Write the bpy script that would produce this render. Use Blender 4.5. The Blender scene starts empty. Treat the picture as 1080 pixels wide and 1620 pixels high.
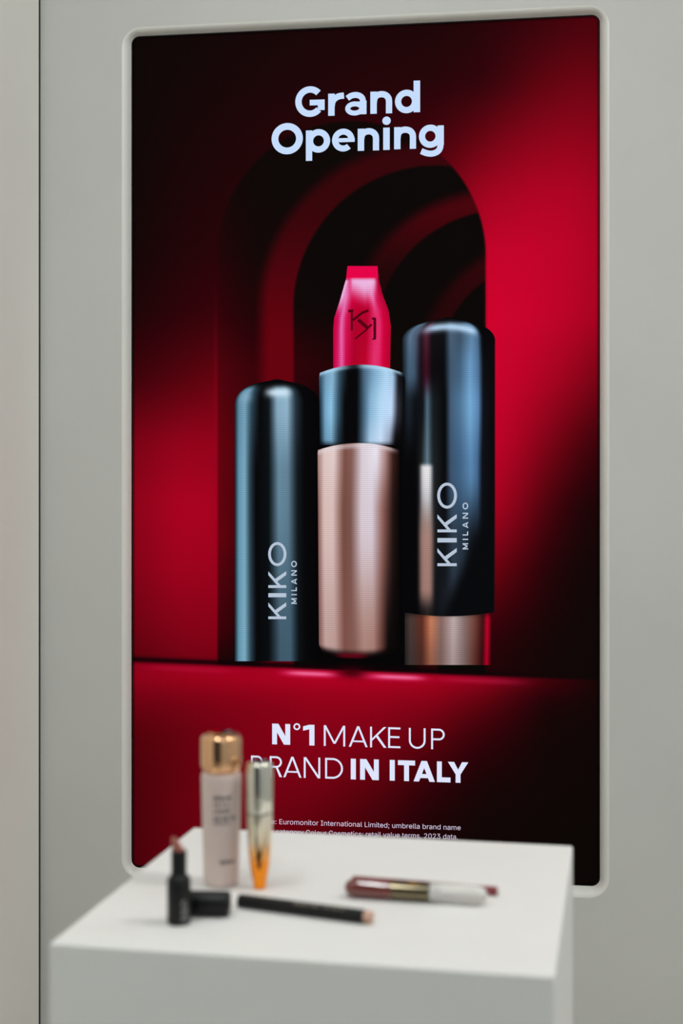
import bpy, bmesh, math, random
import numpy as np
from mathutils import Vector, Matrix

random.seed(7)
SC = bpy.context.scene
COL = SC.collection

# ------------------------------------------------------------------ camera
FPX, CX, CY = 2250.0, 540.0, 765.0            # focal length and principal point, 1080x1620 frame
PSI = math.atan2(FPX*3.598e-5, .5486)               # camera yaw against the wall normal
CAMZ = 1.45
cam_d = bpy.data.cameras.new('camera'); cam = bpy.data.objects.new('camera', cam_d); COL.objects.link(cam)
cam.location = (0, 0, CAMZ); cam.rotation_euler = (math.pi/2, 0, PSI)
cam_d.sensor_fit = 'VERTICAL'; cam_d.sensor_height = 36; cam_d.sensor_width = 24
cam_d.lens = 36*FPX/1620; cam_d.shift_y = -45/1620
cam_d.clip_start = .05; cam_d.clip_end = 50
cam_d.dof.use_dof = True; cam_d.dof.focus_distance = 2.98; cam_d.dof.aperture_fstop = 5.0
SC.camera = cam

# ------------------------------------------------------------------ world, exposure
w = bpy.data.worlds.new('world'); SC.world = w; w.use_nodes = True
w.node_tree.nodes['Background'].inputs['Color'].default_value = (.9, .95, 1, 1)
w.node_tree.nodes['Background'].inputs['Strength'].default_value = .06
SC.view_settings.view_transform = 'Standard'; SC.view_settings.look = 'None'
SC.view_settings.exposure = 0; SC.view_settings.gamma = 1; SC.view_settings.use_curve_mapping = False

# ------------------------------------------------------------------ lamps in the ceiling
CEIL = 3.4
def area(name, loc, sx, sy, power, col=(1, .97, .93), spread=180):
    l = bpy.data.lights.new(name, 'AREA'); l.shape = 'RECTANGLE'; l.size = sx; l.size_y = sy
    l.energy = power; l.color = col; l.spread = math.radians(spread)
    o = bpy.data.objects.new(name, l); COL.objects.link(o); o.location = loc
    return o
NEUTRAL, WARM, COOL = (.94, .985, 1), (1, .985, .98), (.83, .95, 1)
PANELS = [((1.05, 1.10), .30, .30, 22.5, WARM), ((.35, -1.9), 1.2, .3, 8, COOL), ((1.5, -2.75), 1.2, .2, 26, COOL), ((-.72, .35), .2, 1.6, 18, NEUTRAL), ((1.75, 2.0), .3, .9, 11, NEUTRAL)]  # panel by the front wall is an added unseen lamp, whitening cap reflections
for (x, y), sx, sy, p, c in PANELS:
    area('ceiling_lamp', (x, y, CEIL-.012), sx, sy, p, c)
def spot(name, loc, aim, power, cone, soft, col=NEUTRAL):
    l = bpy.data.lights.new(name, 'SPOT'); l.energy = power; l.spot_size = math.radians(cone); l.spot_blend = 1
    l.shadow_soft_size = soft; l.color = col
    o = bpy.data.objects.new(name, l); COL.objects.link(o); o.location = loc
    o.rotation_euler = (Vector(aim)-Vector(loc)).to_track_quat('-Z', 'Y').to_euler()
spot('wall_washer', (-.28, 2.42, CEIL-.02), (-.28, 2.50, 0), 8, 120, .015)
spot('track_spot', (-.35, .65, CEIL-.12), (-.95, 2.94, 2.0), 36, 75, .05)

# ------------------------------------------------------------------ helpers
def lin(c):
    c = np.asarray(c, float)/255.0
    return np.where(c <= .04045, c/12.92, ((c+.055)/1.055)**2.4)
def rgba(c): return tuple(lin(c)) + (1.0,)

def mat(name, srgb, rough=.5, metal=0, spec=.5, coat=0, trans=0, ior=1.45, noise=0, scale=60, bump=0):
    m = bpy.data.materials.new(name); m.use_nodes = True
    nt = m.node_tree; b = nt.nodes['Principled BSDF']
    b.inputs['Base Color'].default_value = rgba(srgb)
    b.inputs['Roughness'].default_value = rough; b.inputs['Metallic'].default_value = metal
    b.inputs['Specular IOR Level'].default_value = spec; b.inputs['Coat Weight'].default_value = coat
    b.inputs['Transmission Weight'].default_value = trans; b.inputs['IOR'].default_value = ior
    if noise or bump:
        tc = nt.nodes.new('ShaderNodeTexCoord'); n = nt.nodes.new('ShaderNodeTexNoise')
        n.inputs['Scale'].default_value = scale; n.inputs['Detail'].default_value = 4
        nt.links.new(tc.outputs['Object'], n.inputs['Vector'])
        if noise:
            r = nt.nodes.new('ShaderNodeValToRGB'); c = np.array(srgb, float)
            r.color_ramp.elements[0].color = rgba(np.clip(c*(1-noise), 0, 255)); r.color_ramp.elements[0].position = .3
            r.color_ramp.elements[1].color = rgba(np.clip(c*(1+noise), 0, 255)); r.color_ramp.elements[1].position = .7
            nt.links.new(n.outputs['Fac'], r.inputs['Fac']); nt.links.new(r.outputs['Color'], b.inputs['Base Color'])
        if bump:
            bp = nt.nodes.new('ShaderNodeBump'); bp.inputs['Strength'].default_value = bump; bp.inputs['Distance'].default_value = .0006
            nt.links.new(n.outputs['Fac'], bp.inputs['Height']); nt.links.new(bp.outputs['Normal'], b.inputs['Normal'])
    return m

def grad_mat(name, z0, z1, stops, rough=.2, metal=1, **k):
    """colour running along the object's own height: tinted lacquer of the thing itself"""
    m = mat(name, (200, 200, 200), rough, metal, **k); nt = m.node_tree; b = nt.nodes['Principled BSDF']
    tc = nt.nodes.new('ShaderNodeTexCoord'); s = nt.nodes.new('ShaderNodeSeparateXYZ'); mr = nt.nodes.new('ShaderNodeMapRange')
    mr.inputs['From Min'].default_value = z0; mr.inputs['From Max'].default_value = z1
    r = nt.nodes.new('ShaderNodeValToRGB')
    els = r.color_ramp.elements
    while len(els) < len(stops): els.new(.5)
    for e, (p, c) in zip(els, stops): e.position = p; e.color = rgba(c)
    nt.links.new(tc.outputs['Object'], s.inputs[0]); nt.links.new(s.outputs['Z'], mr.inputs['Value'])
    nt.links.new(mr.outputs['Result'], r.inputs['Fac']); nt.links.new(r.outputs['Color'], b.inputs['Base Color'])
    return m

def mesh_obj(name, verts, faces, m=None, parent=None, smooth=False, loc=(0, 0, 0)):
    me = bpy.data.meshes.new(name); me.from_pydata([tuple(v) for v in verts], [], faces); me.update()
    o = bpy.data.objects.new(name, me); COL.objects.link(o); o.location = loc
    if m: me.materials.append(m)
    if parent: o.parent = parent
    if smooth:
        for p in me.polygons: p.use_smooth = True
    return o
def bm_obj(name, bm, m=None, parent=None, smooth=False, loc=(0, 0, 0)):
    bmesh.ops.recalc_face_normals(bm, faces=bm.faces[:])
    me = bpy.data.meshes.new(name); bm.to_mesh(me); bm.free()
    o = bpy.data.objects.new(name, me); COL.objects.link(o); o.location = loc
    if m: me.materials.append(m)
    if parent: o.parent = parent
    if smooth:
        for p in me.polygons: p.use_smooth = True
    return o
def tag(o, label=None, cat=None, group=None, kind=None):
    if label: o['label'] = label
    if cat: o['category'] = cat
    if group: o['group'] = group
    if kind: o['kind'] = kind
    return o
def empty(name, loc, rot=(0, 0, 0)):
    o = bpy.data.objects.new(name, None); COL.objects.link(o); o.location = loc; o.rotation_euler = rot
    o.empty_display_size = .02
    return o
def box_bm(x0, x1, y0, y1, z0, z1, bevel=0, seg=3):
    bm = bmesh.new()
    bmesh.ops.create_cube(bm, size=1, matrix=Matrix.Translation(((x0+x1)/2, (y0+y1)/2, (z0+z1)/2)) @ Matrix.Diagonal((x1-x0, y1-y0, z1-z0, 1)))
    if bevel: bmesh.ops.bevel(bm, geom=bm.edges[:], offset=bevel, segments=seg, affect='EDGES', profile=.5)
    return bm
def lathe(name, prof, m, parent=None, n=64, loc=(0, 0, 0), axis='Z'):
    """prof: list of (radius, height), from the bottom to the top; sharp corners given by doubling points"""
    V, F = [], []
    for r, z in prof:
        for k in range(n):
            a = 2*math.pi*k/n; V.append((r*math.cos(a), r*math.sin(a), z))
    for i in range(len(prof)-1):
        for k in range(n):
            a, b = i*n+k, i*n+(k+1) % n; F.append((a, b, b+n, a+n))
    F.append(tuple(range(n-1, -1, -1))); F.append(tuple((len(prof)-1)*n+k for k in range(n)))
    if axis == 'X': V = [(z, y, -x) for x, y, z in V]
    o = mesh_obj(name, V, F, m, parent, True, loc)
    bm = bmesh.new(); bm.from_mesh(o.data); bmesh.ops.remove_doubles(bm, verts=bm.verts[:], dist=1e-7)
    bmesh.ops.recalc_face_normals(bm, faces=bm.faces[:])
    for e in bm.edges:
        if len(e.link_faces) == 2 and e.calc_face_angle(0) > math.radians(38): e.smooth = False
    bm.to_mesh(o.data); bm.free()
    return o
def arc_prof(r0, z0, r1, z1, n=6, convex=True):
    """quarter-round from (r0,z0) to (r1,z1) rounding outwards: starts vertical, ends horizontal"""
    out = []
    for i in range(n+1):
        t = math.pi/2*i/n
        out.append((r1+(r0-r1)*math.cos(t), z0+(z1-z0)*math.sin(t)) if convex else (r0+(r1-r0)*math.sin(t), z1+(z0-z1)*math.cos(t)))
    return out

# wall / table converters, from the photograph's frame to places on a real plane
C_, S_ = math.cos(PSI), math.sin(PSI)
D_SCREEN = FPX*1.78/1312*((209-CX)/FPX*S_+C_)                             # distance camera - screen plane
def on_wall(px, py, d=D_SCREEN):
    k = (np.asarray(px, float)-CX)/FPX; z = d/(k*S_+C_)
    return k*z*C_-z*S_, CAMZ-(np.asarray(py, float)-CY)/FPX*z
TOPZ = CAMZ-.36
def on_top(px, py, up=0):
    z = (.36-up)*FPX/(py-CY); X = (px-CX)/FPX*z
    return X*C_-z*S_, X*S_+z*C_

# ------------------------------------------------------------------ materials
M_WALL = mat('wall_paint', (198, 198, 193), .55, spec=.25, noise=.012, scale=3, bump=.05)
M_SIDE = mat('side_panel_laminate', (238, 235, 227), .5, spec=.25, noise=.01, scale=3)
M_TRIM = mat('moulded_satin_white', (222, 221, 214), .32, spec=.5, noise=.006, scale=4)
M_WHITE = mat('pedestal_white', (229, 227, 223), .5, spec=.3, noise=.008, scale=6, bump=.03)
M_FLOOR = mat('floor_tile', (214, 208, 198), .35, noise=.04, scale=5)
M_CEIL = mat('ceiling_white', (225, 225, 222), .8, noise=.01)
M_FRONT = mat('front_wall_paint', (226, 228, 230), .7, noise=.01)
M_DARK = mat('gap_shade', (38, 38, 38), .8, noise=.02)

# ------------------------------------------------------------------ setting
D_LIP = .022
WY = D_SCREEN-D_LIP                                # front face of the back wall
XL, XR, YF = float(on_wall(66.5, 800, WY)[0]), 2.6, -3.2
sx0, sz1 = on_wall(209, 59); sx1, sz0 = on_wall(948, 1401)
sx0, sx1, sz0, sz1 = float(sx0), float(sx1), float(sz0), float(sz1)
ox0 = float(on_wall(192.5, 700, WY)[0]); ox1 = float(on_wall(963.5, 700, WY)[0])
oz1 = float(on_wall(580, 25.5, WY)[1]); oz0 = float(on_wall(570, 1405.5, WY)[1])

def rrect(x0, x1, z0, z1, r, n=10):
    pts = []
    for cx, cz, a0 in ((x1-r, z1-r, 0), (x0+r, z1-r, 90), (x0+r, z0+r, 180), (x1-r, z0+r, 270)):
        for i in range(n+1):
            a = math.radians(a0+90*i/n); pts.append((cx+r*math.cos(a), cz+r*math.sin(a)))
    return pts
NARC = 14
R_IN, R_OUT = .0165, .042
outer = rrect(ox0, ox1, oz0, oz1, R_OUT, NARC)
# back wall with the rounded opening
V = [(x, WY, z) for x, z in outer]; n = len(V)
cor = [(XR, CEIL), (XL-.16, CEIL), (XL-.16, 0), (XR, 0)]
V += [(x, WY, z) for x, z in cor]; F = []
for q in range(4):
    b = q*(NARC+1)
    for i in range(NARC): F.append((b+i, b+i+1, n+q))
    F.append((b+NARC, (b+NARC+1) % n, n+(q+1) % 4, n+q))
wb = mesh_obj('wall_back', V, F, M_WALL); tag(wb, 'pale grey painted wall around the sunk screen', kind='structure')
sol = wb.modifiers.new('thick', 'SOLIDIFY'); sol.thickness = .018; sol.offset = -1
bm = bmesh.new(); bm.from_mesh(wb.data); bmesh.ops.recalc_face_normals(bm, faces=bm.faces[:])
bm.faces.ensure_lookup_table()
if bm.faces[0].normal.y > 0: bmesh.ops.reverse_faces(bm, faces=bm.faces[:])
bm.to_mesh(wb.data); bm.free()
# moulded lip, quarter-round from the wall face down to the screen
V, F = [], []; NP = 12; AM = math.radians(66)
for j in range(NP+2):
    t = min(j/NP, 1); a = t*AM; k = 1-math.sin(a)/math.sin(AM); dep = D_LIP*(1-math.cos(a))/(1-math.cos(AM))+(.012 if j > NP else 0)
    inn = rrect(sx0, sx1, sz0, sz1, R_IN, NARC)
    for (xa, za), (xb, zb) in zip(inn, outer):
        V.append((xa+(xb-xa)*k, WY+dep, za+(zb-za)*k))
for j in range(NP+1):
    for i in range(n): F.append((j*n+i, j*n+(i+1) % n, (j+1)*n+(i+1) % n, (j+1)*n+i))
tr = mesh_obj('trim_1', V, F, M_TRIM, smooth=True); tag(tr, 'white quarter-round moulded lip framing the screen', kind='structure')

tag(bm_obj('wall_left', box_bm(XL-.16, XL-.003, 0, WY-.011, 0, CEIL, .001, 2), M_SIDE), 'warm pale panel meeting the grey wall at a thin dark gap', kind='structure')
tag(bm_obj('gap_shade_strip', box_bm(XL-.15, XL-.0036, WY-.0085, WY-.0002, 0, CEIL), M_DARK), 'dark strip standing in for shade in the gap between the wall panels', kind='structure')  # dark-coloured strip added so the gap looks shaded
tag(bm_obj('wall_right', box_bm(XR, XR+.1, YF, WY+.05, 0, CEIL), M_FRONT), kind='structure')
tag(bm_obj('floor', box_bm(-3.6, XR+.1, YF-.1, WY+.06, -.1, 0), M_FLOOR), kind='structure')
tag(bm_obj('ceiling', box_bm(-3.6, XR+.1, YF-.1, WY+.06, CEIL, CEIL+.1), M_CEIL), kind='structure')
bm = bmesh.new()                                   # wall behind the camera with the wide shop entrance
for x0, x1, z0, z1 in ((.72, XR+.1, 0, CEIL), (XL+.02, .72, 2.85, CEIL)):
    b2 = box_bm(x0, x1, YF-.1, YF, z0, z1); me = bpy.data.meshes.new('t'); b2.to_mesh(me); b2.free(); bm.from_mesh(me); bpy.data.meshes.remove(me)
tag(bm_obj('wall_front', bm, M_FRONT), kind='structure')

# ------------------------------------------------------------------ strokes: a small lettering kit
def stroke(path, wd, closed=False):
    P = [np.array(p, float) for p in path]; n = len(P); A, B = [], []
    for i in range(n):
        a = P[(i-1) % n] if (closed or i > 0) else None
        b = P[(i+1) % n] if (closed or i < n-1) else None
        d1 = None if a is None else (P[i]-a)/max(np.linalg.norm(P[i]-a), 1e-9)
        d2 = None if b is None else (b-P[i])/max(np.linalg.norm(b-P[i]), 1e-9)
        d1 = d2 if d1 is None else d1; d2 = d1 if d2 is None else d2
        n1 = np.array((-d1[1], d1[0])); n2 = np.array((-d2[1], d2[0])); m = n1+n2
        m = m/max(np.linalg.norm(m), 1e-9); m = m/max(np.dot(m, n1), .35)
        A.append(P[i]+m*wd/2); B.append(P[i]-m*wd/2)
    return [[A[i], A[(i+1) % n], B[(i+1) % n], B[i]] for i in range(n if closed else n-1)]
def ell(cx, cy, rx, ry, a0=0, a1=360, n=40):
    return [(cx+rx*math.cos(math.radians(a0+(a1-a0)*i/n)), cy+ry*math.sin(math.radians(a0+(a1-a0)*i/n))) for i in range(n+1)]
def ring(cx, cy, rx, ry, wd): return stroke(ell(cx, cy, rx-wd/2, ry-wd/2, n=48)[:-1], wd, True)
def rect(x0, x1, y0, y1): return [[(x0, y0), (x1, y0), (x1, y1), (x0, y1)]]
def cap_glyph(ch, w, h, s):
    """upper-case letter in a box w x h (y up) with stroke s: list of polygons"""
    d = s*1.12; L = s/2
    v = lambda x: rect(x-s/2, x+s/2, 0, h)
    if ch == 'I': return rect(0, w, 0, h) if w < 2*s else v(w/2)
    if ch == 'N': return v(L)+v(w-L)+[[(0, h), (d*1.15, h), (w, 0), (w-d*1.15, 0)]]
    if ch == 'M':
        y = .12*h
        return v(L)+v(w-L)+[[(0, h), (d, h), (w/2+d/2, y), (w/2-d/2, y)], [(w, h), (w-d, h), (w/2-d/2, y), (w/2+d/2, y)]]
    if ch == 'A':
        y = .27*h; t = y/h; x0 = (w/2-d/2)*t+d*.4
        return [[(0, 0), (d, 0), (w/2+d/2, h), (w/2-d/2, h)], [(w, 0), (w-d, 0), (w/2-d/2, h), (w/2+d/2, h)]]+rect(x0, w-x0, y-s*.42, y+s*.42)
    if ch == 'K':
        px, py = s+.30*(w-s), .34*h+.30*.66*h+d*.45
        return v(L)+[[(s*.9, .30*h), (w, h), (w-d*1.25, h), (s*.9, .30*h+d*1.15)],
                     [(w-d*1.2, 0), (w+d*.05, 0), (px+d*.6, py+d*.2), (px-d*.35, py-d*.45)]]
    if ch == 'E': return v(L)+rect(0, w, 0, s)+rect(0, w, h-s, h)+rect(0, w*.92, h*.53-s/2, h*.53+s/2)
    if ch == 'L': return v(L)+rect(0, w, 0, s)
    if ch == 'T': return v(w/2)+rect(0, w, h-s, h)
    if ch == 'U':
        r = w/2-L
        return stroke([(L, h), (L, r+L)]+ell(w/2, r+L, r, r, 180, 360, 20)[1:-1]+[(w-L, r+L), (w-L, h)], s)
    if ch in 'PR':
        r = (h*.56-s)/2; yc = h-L-r
        g = v(L)+stroke([(L, h-L), (w-r-L, h-L)]+ell(w-r-L, yc, r, r, 90, -90, 20)[1:-1]+[(w-r-L, yc-r), (L, yc-r)], s)
        if ch == 'R': g += [[(w-d*1.15, 0), (w+d*.08, 0), (w*.55+d*.5, yc-r), (w*.55-d*.5, yc-r)]]
        return g
    if ch == 'B':
        g = v(L); m = h*.53
        for y0, y1, ww in ((L, m, w), (m, h-L, w*.93)):
            r = (y1-y0)/2; g += stroke([(L, y1), (ww-r-L, y1)]+ell(ww-r-L, (y0+y1)/2, r, r, 90, -90, 20)[1:-1]+[(ww-r-L, y0), (L, y0)], s)
        return g
    if ch == 'D':
        r = h/2-L; rx = min(r, w-s)
        return v(L)+stroke([(L, h-L), (w-rx-L, h-L)]+ell(w-rx-L, h/2, rx, r, 90, -90, 24)[1:-1]+[(w-rx-L, L), (L, L)], s)
    if ch == 'Y': return rect(w/2-L, w/2+L, 0, h*.44)+[[(0, h), (d*1.15, h), (w/2+L, h*.40), (w/2-L, h*.40)], [(w, h), (w-d*1.15, h), (w/2-L, h*.40), (w/2+L, h*.40)]]
    if ch == 'O': return ring(w/2, h/2, w/2, h/2*1.02, s)
    if ch == '1': return rect(w-s, w, 0, h)+[[(w-s, h), (w-s*.2, h), (w-s*.2, h-s*.95), (w-s*1.0, h-s*.9), (0, h*.70), (0, h*.70+s*.85)]]
    return []

# ------------------------------------------------------------------ the screen
scr_x, scr_z = (sx0+sx1)/2, sz0
SY = D_SCREEN
screen = empty('display_screen', (scr_x, SY, scr_z))
tag(screen, 'tall portrait screen glowing red with a lipstick advertisement, sunk in the wall', 'screen')

def led_mat(name, attr=None, srgb=None, strength=1.0, raster=.10):
    m = bpy.data.materials.new(name); m.use_nodes = True; nt = m.node_tree; b = nt.nodes['Principled BSDF']
    b.inputs['Base Color'].default_value = (.001, .001, .001, 1); b.inputs['Roughness'].default_value = .6
    b.inputs['Specular IOR Level'].default_value = .01
    tc = nt.nodes.new('ShaderNodeTexCoord'); s = nt.nodes.new('ShaderNodeSeparateXYZ'); nt.links.new(tc.outputs['Object'], s.inputs[0])
    def wave(sock, period, amp):                  # rows and columns of the light-emitting dots
        a = nt.nodes.new('ShaderNodeMath'); a.operation = 'MULTIPLY'; a.inputs[1].default_value = 2*math.pi/period
        nt.links.new(sock, a.inputs[0])
        c = nt.nodes.new('ShaderNodeMath'); c.operation = 'SINE'; nt.links.new(a.outputs[0], c.inputs[0])
        e = nt.nodes.new('ShaderNodeMath'); e.operation = 'MULTIPLY_ADD'; e.inputs[1].default_value = amp; e.inputs[2].default_value = 1
        nt.links.new(c.outputs[0], e.inputs[0]); return e.outputs[0]
    p = nt.nodes.new('ShaderNodeMath'); p.operation = 'MULTIPLY'
    nt.links.new(wave(s.outputs['Z'], .0043, raster), p.inputs[0]); nt.links.new(wave(s.outputs['X'], .0043, raster*.5), p.inputs[1])
    st = nt.nodes.new('ShaderNodeMath'); st.operation = 'MULTIPLY'; st.inputs[1].default_value = strength
    nt.links.new(p.outputs[0], st.inputs[0]); nt.links.new(st.outputs[0], b.inputs['Emission Strength'])
    if attr:
        a = nt.nodes.new('ShaderNodeAttribute'); a.attribute_name = attr; nt.links.new(a.outputs['Color'], b.inputs['Emission Color'])
    else: b.inputs['Emission Color'].default_value = rgba(srgb)
    return m
M_PIC = led_mat('screen_picture', attr='picture')
M_TXT = led_mat('screen_letters_ice', srgb=(198, 220, 252), raster=.06)
M_TXT2 = led_mat('screen_letters_white', srgb=(222, 228, 252), raster=.06)
M_TXT3 = led_mat('screen_letters_small', srgb=(224, 212, 236), raster=.0)
M_LOGO = led_mat('screen_logo_grey', srgb=(182, 196, 214), raster=.08)
M_EMB = led_mat('screen_emblem', srgb=(84, 0, 18), raster=.08)
M_BEZ = mat('bezel_black', (8, 7, 7), .5, spec=.2, noise=.02)

def picture_mesh(name, PX, PY, RGB, layer):
    """grid of picture points (frame coordinates) -> flat lit mesh on the screen plane"""
    ny, nx = PX.shape; X, Z = on_wall(PX, PY)
    V = np.stack([X-scr_x, np.full_like(X, -layer*.0004), Z-scr_z], -1).reshape(-1, 3)
    idx = np.arange(ny*nx).reshape(ny, nx)
    F = np.stack([idx[:-1, :-1], idx[1:, :-1], idx[1:, 1:], idx[:-1, 1:]], -1).reshape(-1, 4)
    me = bpy.data.meshes.new(name); me.from_pydata(V.tolist(), [], F.tolist()); me.update()
    at = me.color_attributes.new('picture', 'FLOAT_COLOR', 'POINT')
    c = np.ones((ny*nx, 4)); c[:, :3] = np.maximum(lin(np.clip(RGB, 0, 255)).reshape(-1, 3)-.0008, 0); at.data.foreach_set('color', c.ravel())
    me.materials.append(M_PIC); o = bpy.data.objects.new(name, me); COL.objects.link(o); o.parent = screen
    return o
def lettering(name, polys, m, layer, parent=screen):
    """polys in frame coordinates -> one flat mesh on the screen plane"""
    V, F = [], []
    for p in polys:
        b = len(V)
        for x, y in p:
            X, Z = on_wall(x, y); V.append((float(X)-scr_x, -layer*.0004-(len(F) % 7)*1e-6, float(Z)-scr_z))
        F.append(tuple(range(b, b+len(p))))
    return mesh_obj(name, V, F, m, parent)

def sm(a, b, x): t = np.clip((x-a)/(b-a), 0, 1); return t*t*(3-2*t)
def mix(a, b, t): return a+(b-a)*t[..., None]
def table(PX, PY, xs, ys, vals):
    """smooth interpolation of a coarse table of colours"""
    vals = np.array(vals, float); xs = np.array(xs, float); ys = np.array(ys, float)
    def loc(q, g):
        i = np.clip(np.searchsorted(g, q)-1, 0, len(g)-2); t = np.clip((q-g[i])/(g[i+1]-g[i]), 0, 1); return i, t
    i, tx = loc(PX, xs); j, ty = loc(PY, ys); tx = tx[..., None]; ty = ty[..., None]
    return (vals[j, i]*(1-tx)+vals[j, i+1]*tx)*(1-ty)+(vals[j+1, i]*(1-tx)+vals[j+1, i+1]*tx)*ty
def blur(a, r):
    k = np.ones(2*r+1)/(2*r+1)
    for ax in (0, 1):
        p = np.pad(a, [(r, r) if q == ax else (0, 0) for q in range(3)], mode='edge')
        a = np.apply_along_axis(lambda v: np.convolve(v, k, 'valid'), ax, p)
    return a

# --- the picture's backdrop: red wall, nested arches, ledge
gx = np.linspace(203, 954, 330); gy = np.linspace(10, 1412, 610)
PX, PY = np.meshgrid(gx, gy)
def red(v): return (v, max(0, 9-v*.15), min(5+v*.04, 7)+max(0, v-40)*.10+max(0, v-90)*.14+max(0, v-150)*.08)
def rows(t): return [[red(v) for v in r] for r in t]
bx = [209, 280, 345, 440, 560, 680, 760, 800, 860, 910, 948]
by = [40, 130, 220, 300, 400, 500, 600, 700, 800, 900, 1000, 1050]
bg = rows([
 [13, 15, 18, 22, 26, 28, 36, 44, 58, 70, 72],
 [14, 18, 22, 27, 32, 36, 46, 64, 92, 104, 104],
 [15, 22, 27, 34, 42, 58, 98, 120, 136, 140, 134],
 [17, 26, 31, 36, 44, 90, 150, 160, 168, 166, 156],
 [20, 32, 38, 40, 44, 120, 186, 190, 186, 178, 166],
 [28, 44, 54, 50, 44, 130, 196, 198, 188, 174, 160],
 [58, 80, 98, 70, 44, 130, 194, 190, 168, 142, 112],
 [118, 140, 142, 90, 44, 120, 186, 176, 128, 82, 54],
 [134, 164, 160, 90, 30, 100, 170, 148, 78, 36, 24],
 [124, 152, 148, 80, 24, 60, 120, 88, 40, 20, 17],
 [100, 124, 128, 60, 20, 30, 50, 40, 22, 17, 15],
 [84, 104, 112, 50, 16, 20, 34, 28, 18, 15, 14]])
RGB = blur(table(PX, PY, bx, by, bg), 9)*np.array((1.04, 1, 1.08))
# arch: straight jambs, round head
ax0, ax1 = 343, 768; acx, acy, ar = 556, 404, 212
dA = np.where(PY > acy, np.abs(PX-acx)-ar, np.hypot(PX-acx, PY-acy)-ar)
inner = table(PX, PY, [343, 372, 411, 470, 520, 600, 768], [190, 300, 400, 500, 580, 700, 850, 1000, 1046],
 rows([[20, 16, 14, 14, 14, 14, 14], [24, 18, 14, 13, 12, 12, 12], [34, 26, 18, 14, 12, 12, 12], [52, 42, 30, 26, 18, 12, 12],
       [78, 66, 52, 46, 36, 14, 12], [100, 84, 64, 30, 12, 10, 10], [100, 80, 40, 10, 10, 10, 10], [60, 44, 20, 8, 8, 8, 8], [30, 22, 10, 8, 8, 8, 8]]))
def halo(cx, cy, r): return np.where(PY > cy, np.abs(PX-cx)-r, np.hypot(PX-cx, PY-cy)-r)
for (oc, ic, hi, lo, ysplit) in (((670, 486, 259), (690, 488, 226), 56, 104, 560), ((785, 540, 239), (800, 540, 208), 78, 30, 470), ((872, 590, 213), (872, 592, 181), 74, 40, 500)):
    do, di = halo(*oc), halo(*ic)
    t = sm(12, -16, do)*sm(-3.5, 2.5, di)
    v = hi+(lo-hi)*sm(300, ysplit, PY)
    band = np.stack([v, np.maximum(0, 8-v*.06), 4+v*.10], -1)
    inner = mix(inner, band, t*.95)
    inner = mix(inner, np.array((11., 7, 6)), sm(2, -2, di)*sm(540, 470, PY)*.75)
RGB = mix(RGB, inner, sm(2.2, -2.2, dA))
# soft light edge of the left jamb
RGB = mix(RGB, np.array((150., 0, 30)), np.exp(-((PX-341)/2.5)**2)*sm(420, 640, PY)*sm(1040, 900, PY)*.35)
# dark standing shade around the pictured products' feet and between them
RGB = mix(RGB, np.array((6., 5, 6)), sm(488, 506, PX)*sm(660, 630, PX)*sm(600, 660, PY))
# ledge
edge = 1046+(PX-209)*.040
low = blur(table(PX, PY-edge, [209, 300, 400, 500, 600, 680, 760, 860, 948], [0, 12, 26, 60, 110, 170, 230, 300, 350], rows([
 [120, 140, 150, 170, 170, 160, 140, 70, 22],
 [150, 165, 175, 185, 180, 165, 140, 66, 22],
 [140, 150, 156, 160, 158, 150, 116, 40, 18],
 [110, 120, 130, 142, 138, 122, 80, 24, 16],
 [84, 104, 122, 132, 118, 88, 46, 18, 15],
 [76, 100, 120, 118, 92, 52, 26, 16, 14],
 [74, 102, 114, 98, 66, 32, 18, 14, 13],
 [74, 100, 98, 78, 46, 22, 15, 13, 12],
 [70, 90, 88, 64, 36, 18, 14, 12, 12]])), 7)
RGB = mix(RGB, low, sm(-2, 3, PY-edge))
RGB = mix(RGB, np.array((14., 3, 6)), np.exp(-((PY-edge+3)/4.5)**2)*sm(960, 700, PX)*.9)
for hx, hw, c in ((490, 44, 1), (622, 50, 1), (300, 70, .25), (760, 70, .35)):
    RGB = mix(RGB, np.array((222., 40, 96)), np.exp(-((PY-edge-9)/5)**2)*np.exp(-((PX-hx)/hw)**4)*.95*c)
for hx, hw in ((492, 34), (630, 36)): RGB = mix(RGB, np.array((246., 130, 172)), np.exp(-((PY-edge-8.5)/2.8)**2)*np.exp(-((PX-hx)/hw)**4)*.75)
RGB = mix(RGB, np.array((60., 0, 12)), np.exp(-((PX-556)/22)**2)*np.exp(-((PY-edge-4)/9)**2)*.9)
# unlit margin of the panel
m_ = np.minimum(np.minimum(PX-209, 948-PX), np.minimum(PY-(59-(PX-209)*.0474), (1371+(PX-209)*.0406)-PY))
RGB = RGB*(.5+.5*sm(0, 6, m_))[..., None]
panel = picture_mesh('panel', PX, PY, RGB, 0)
tag(panel, 'glowing picture of a dark red arch above a red ledge')

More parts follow.
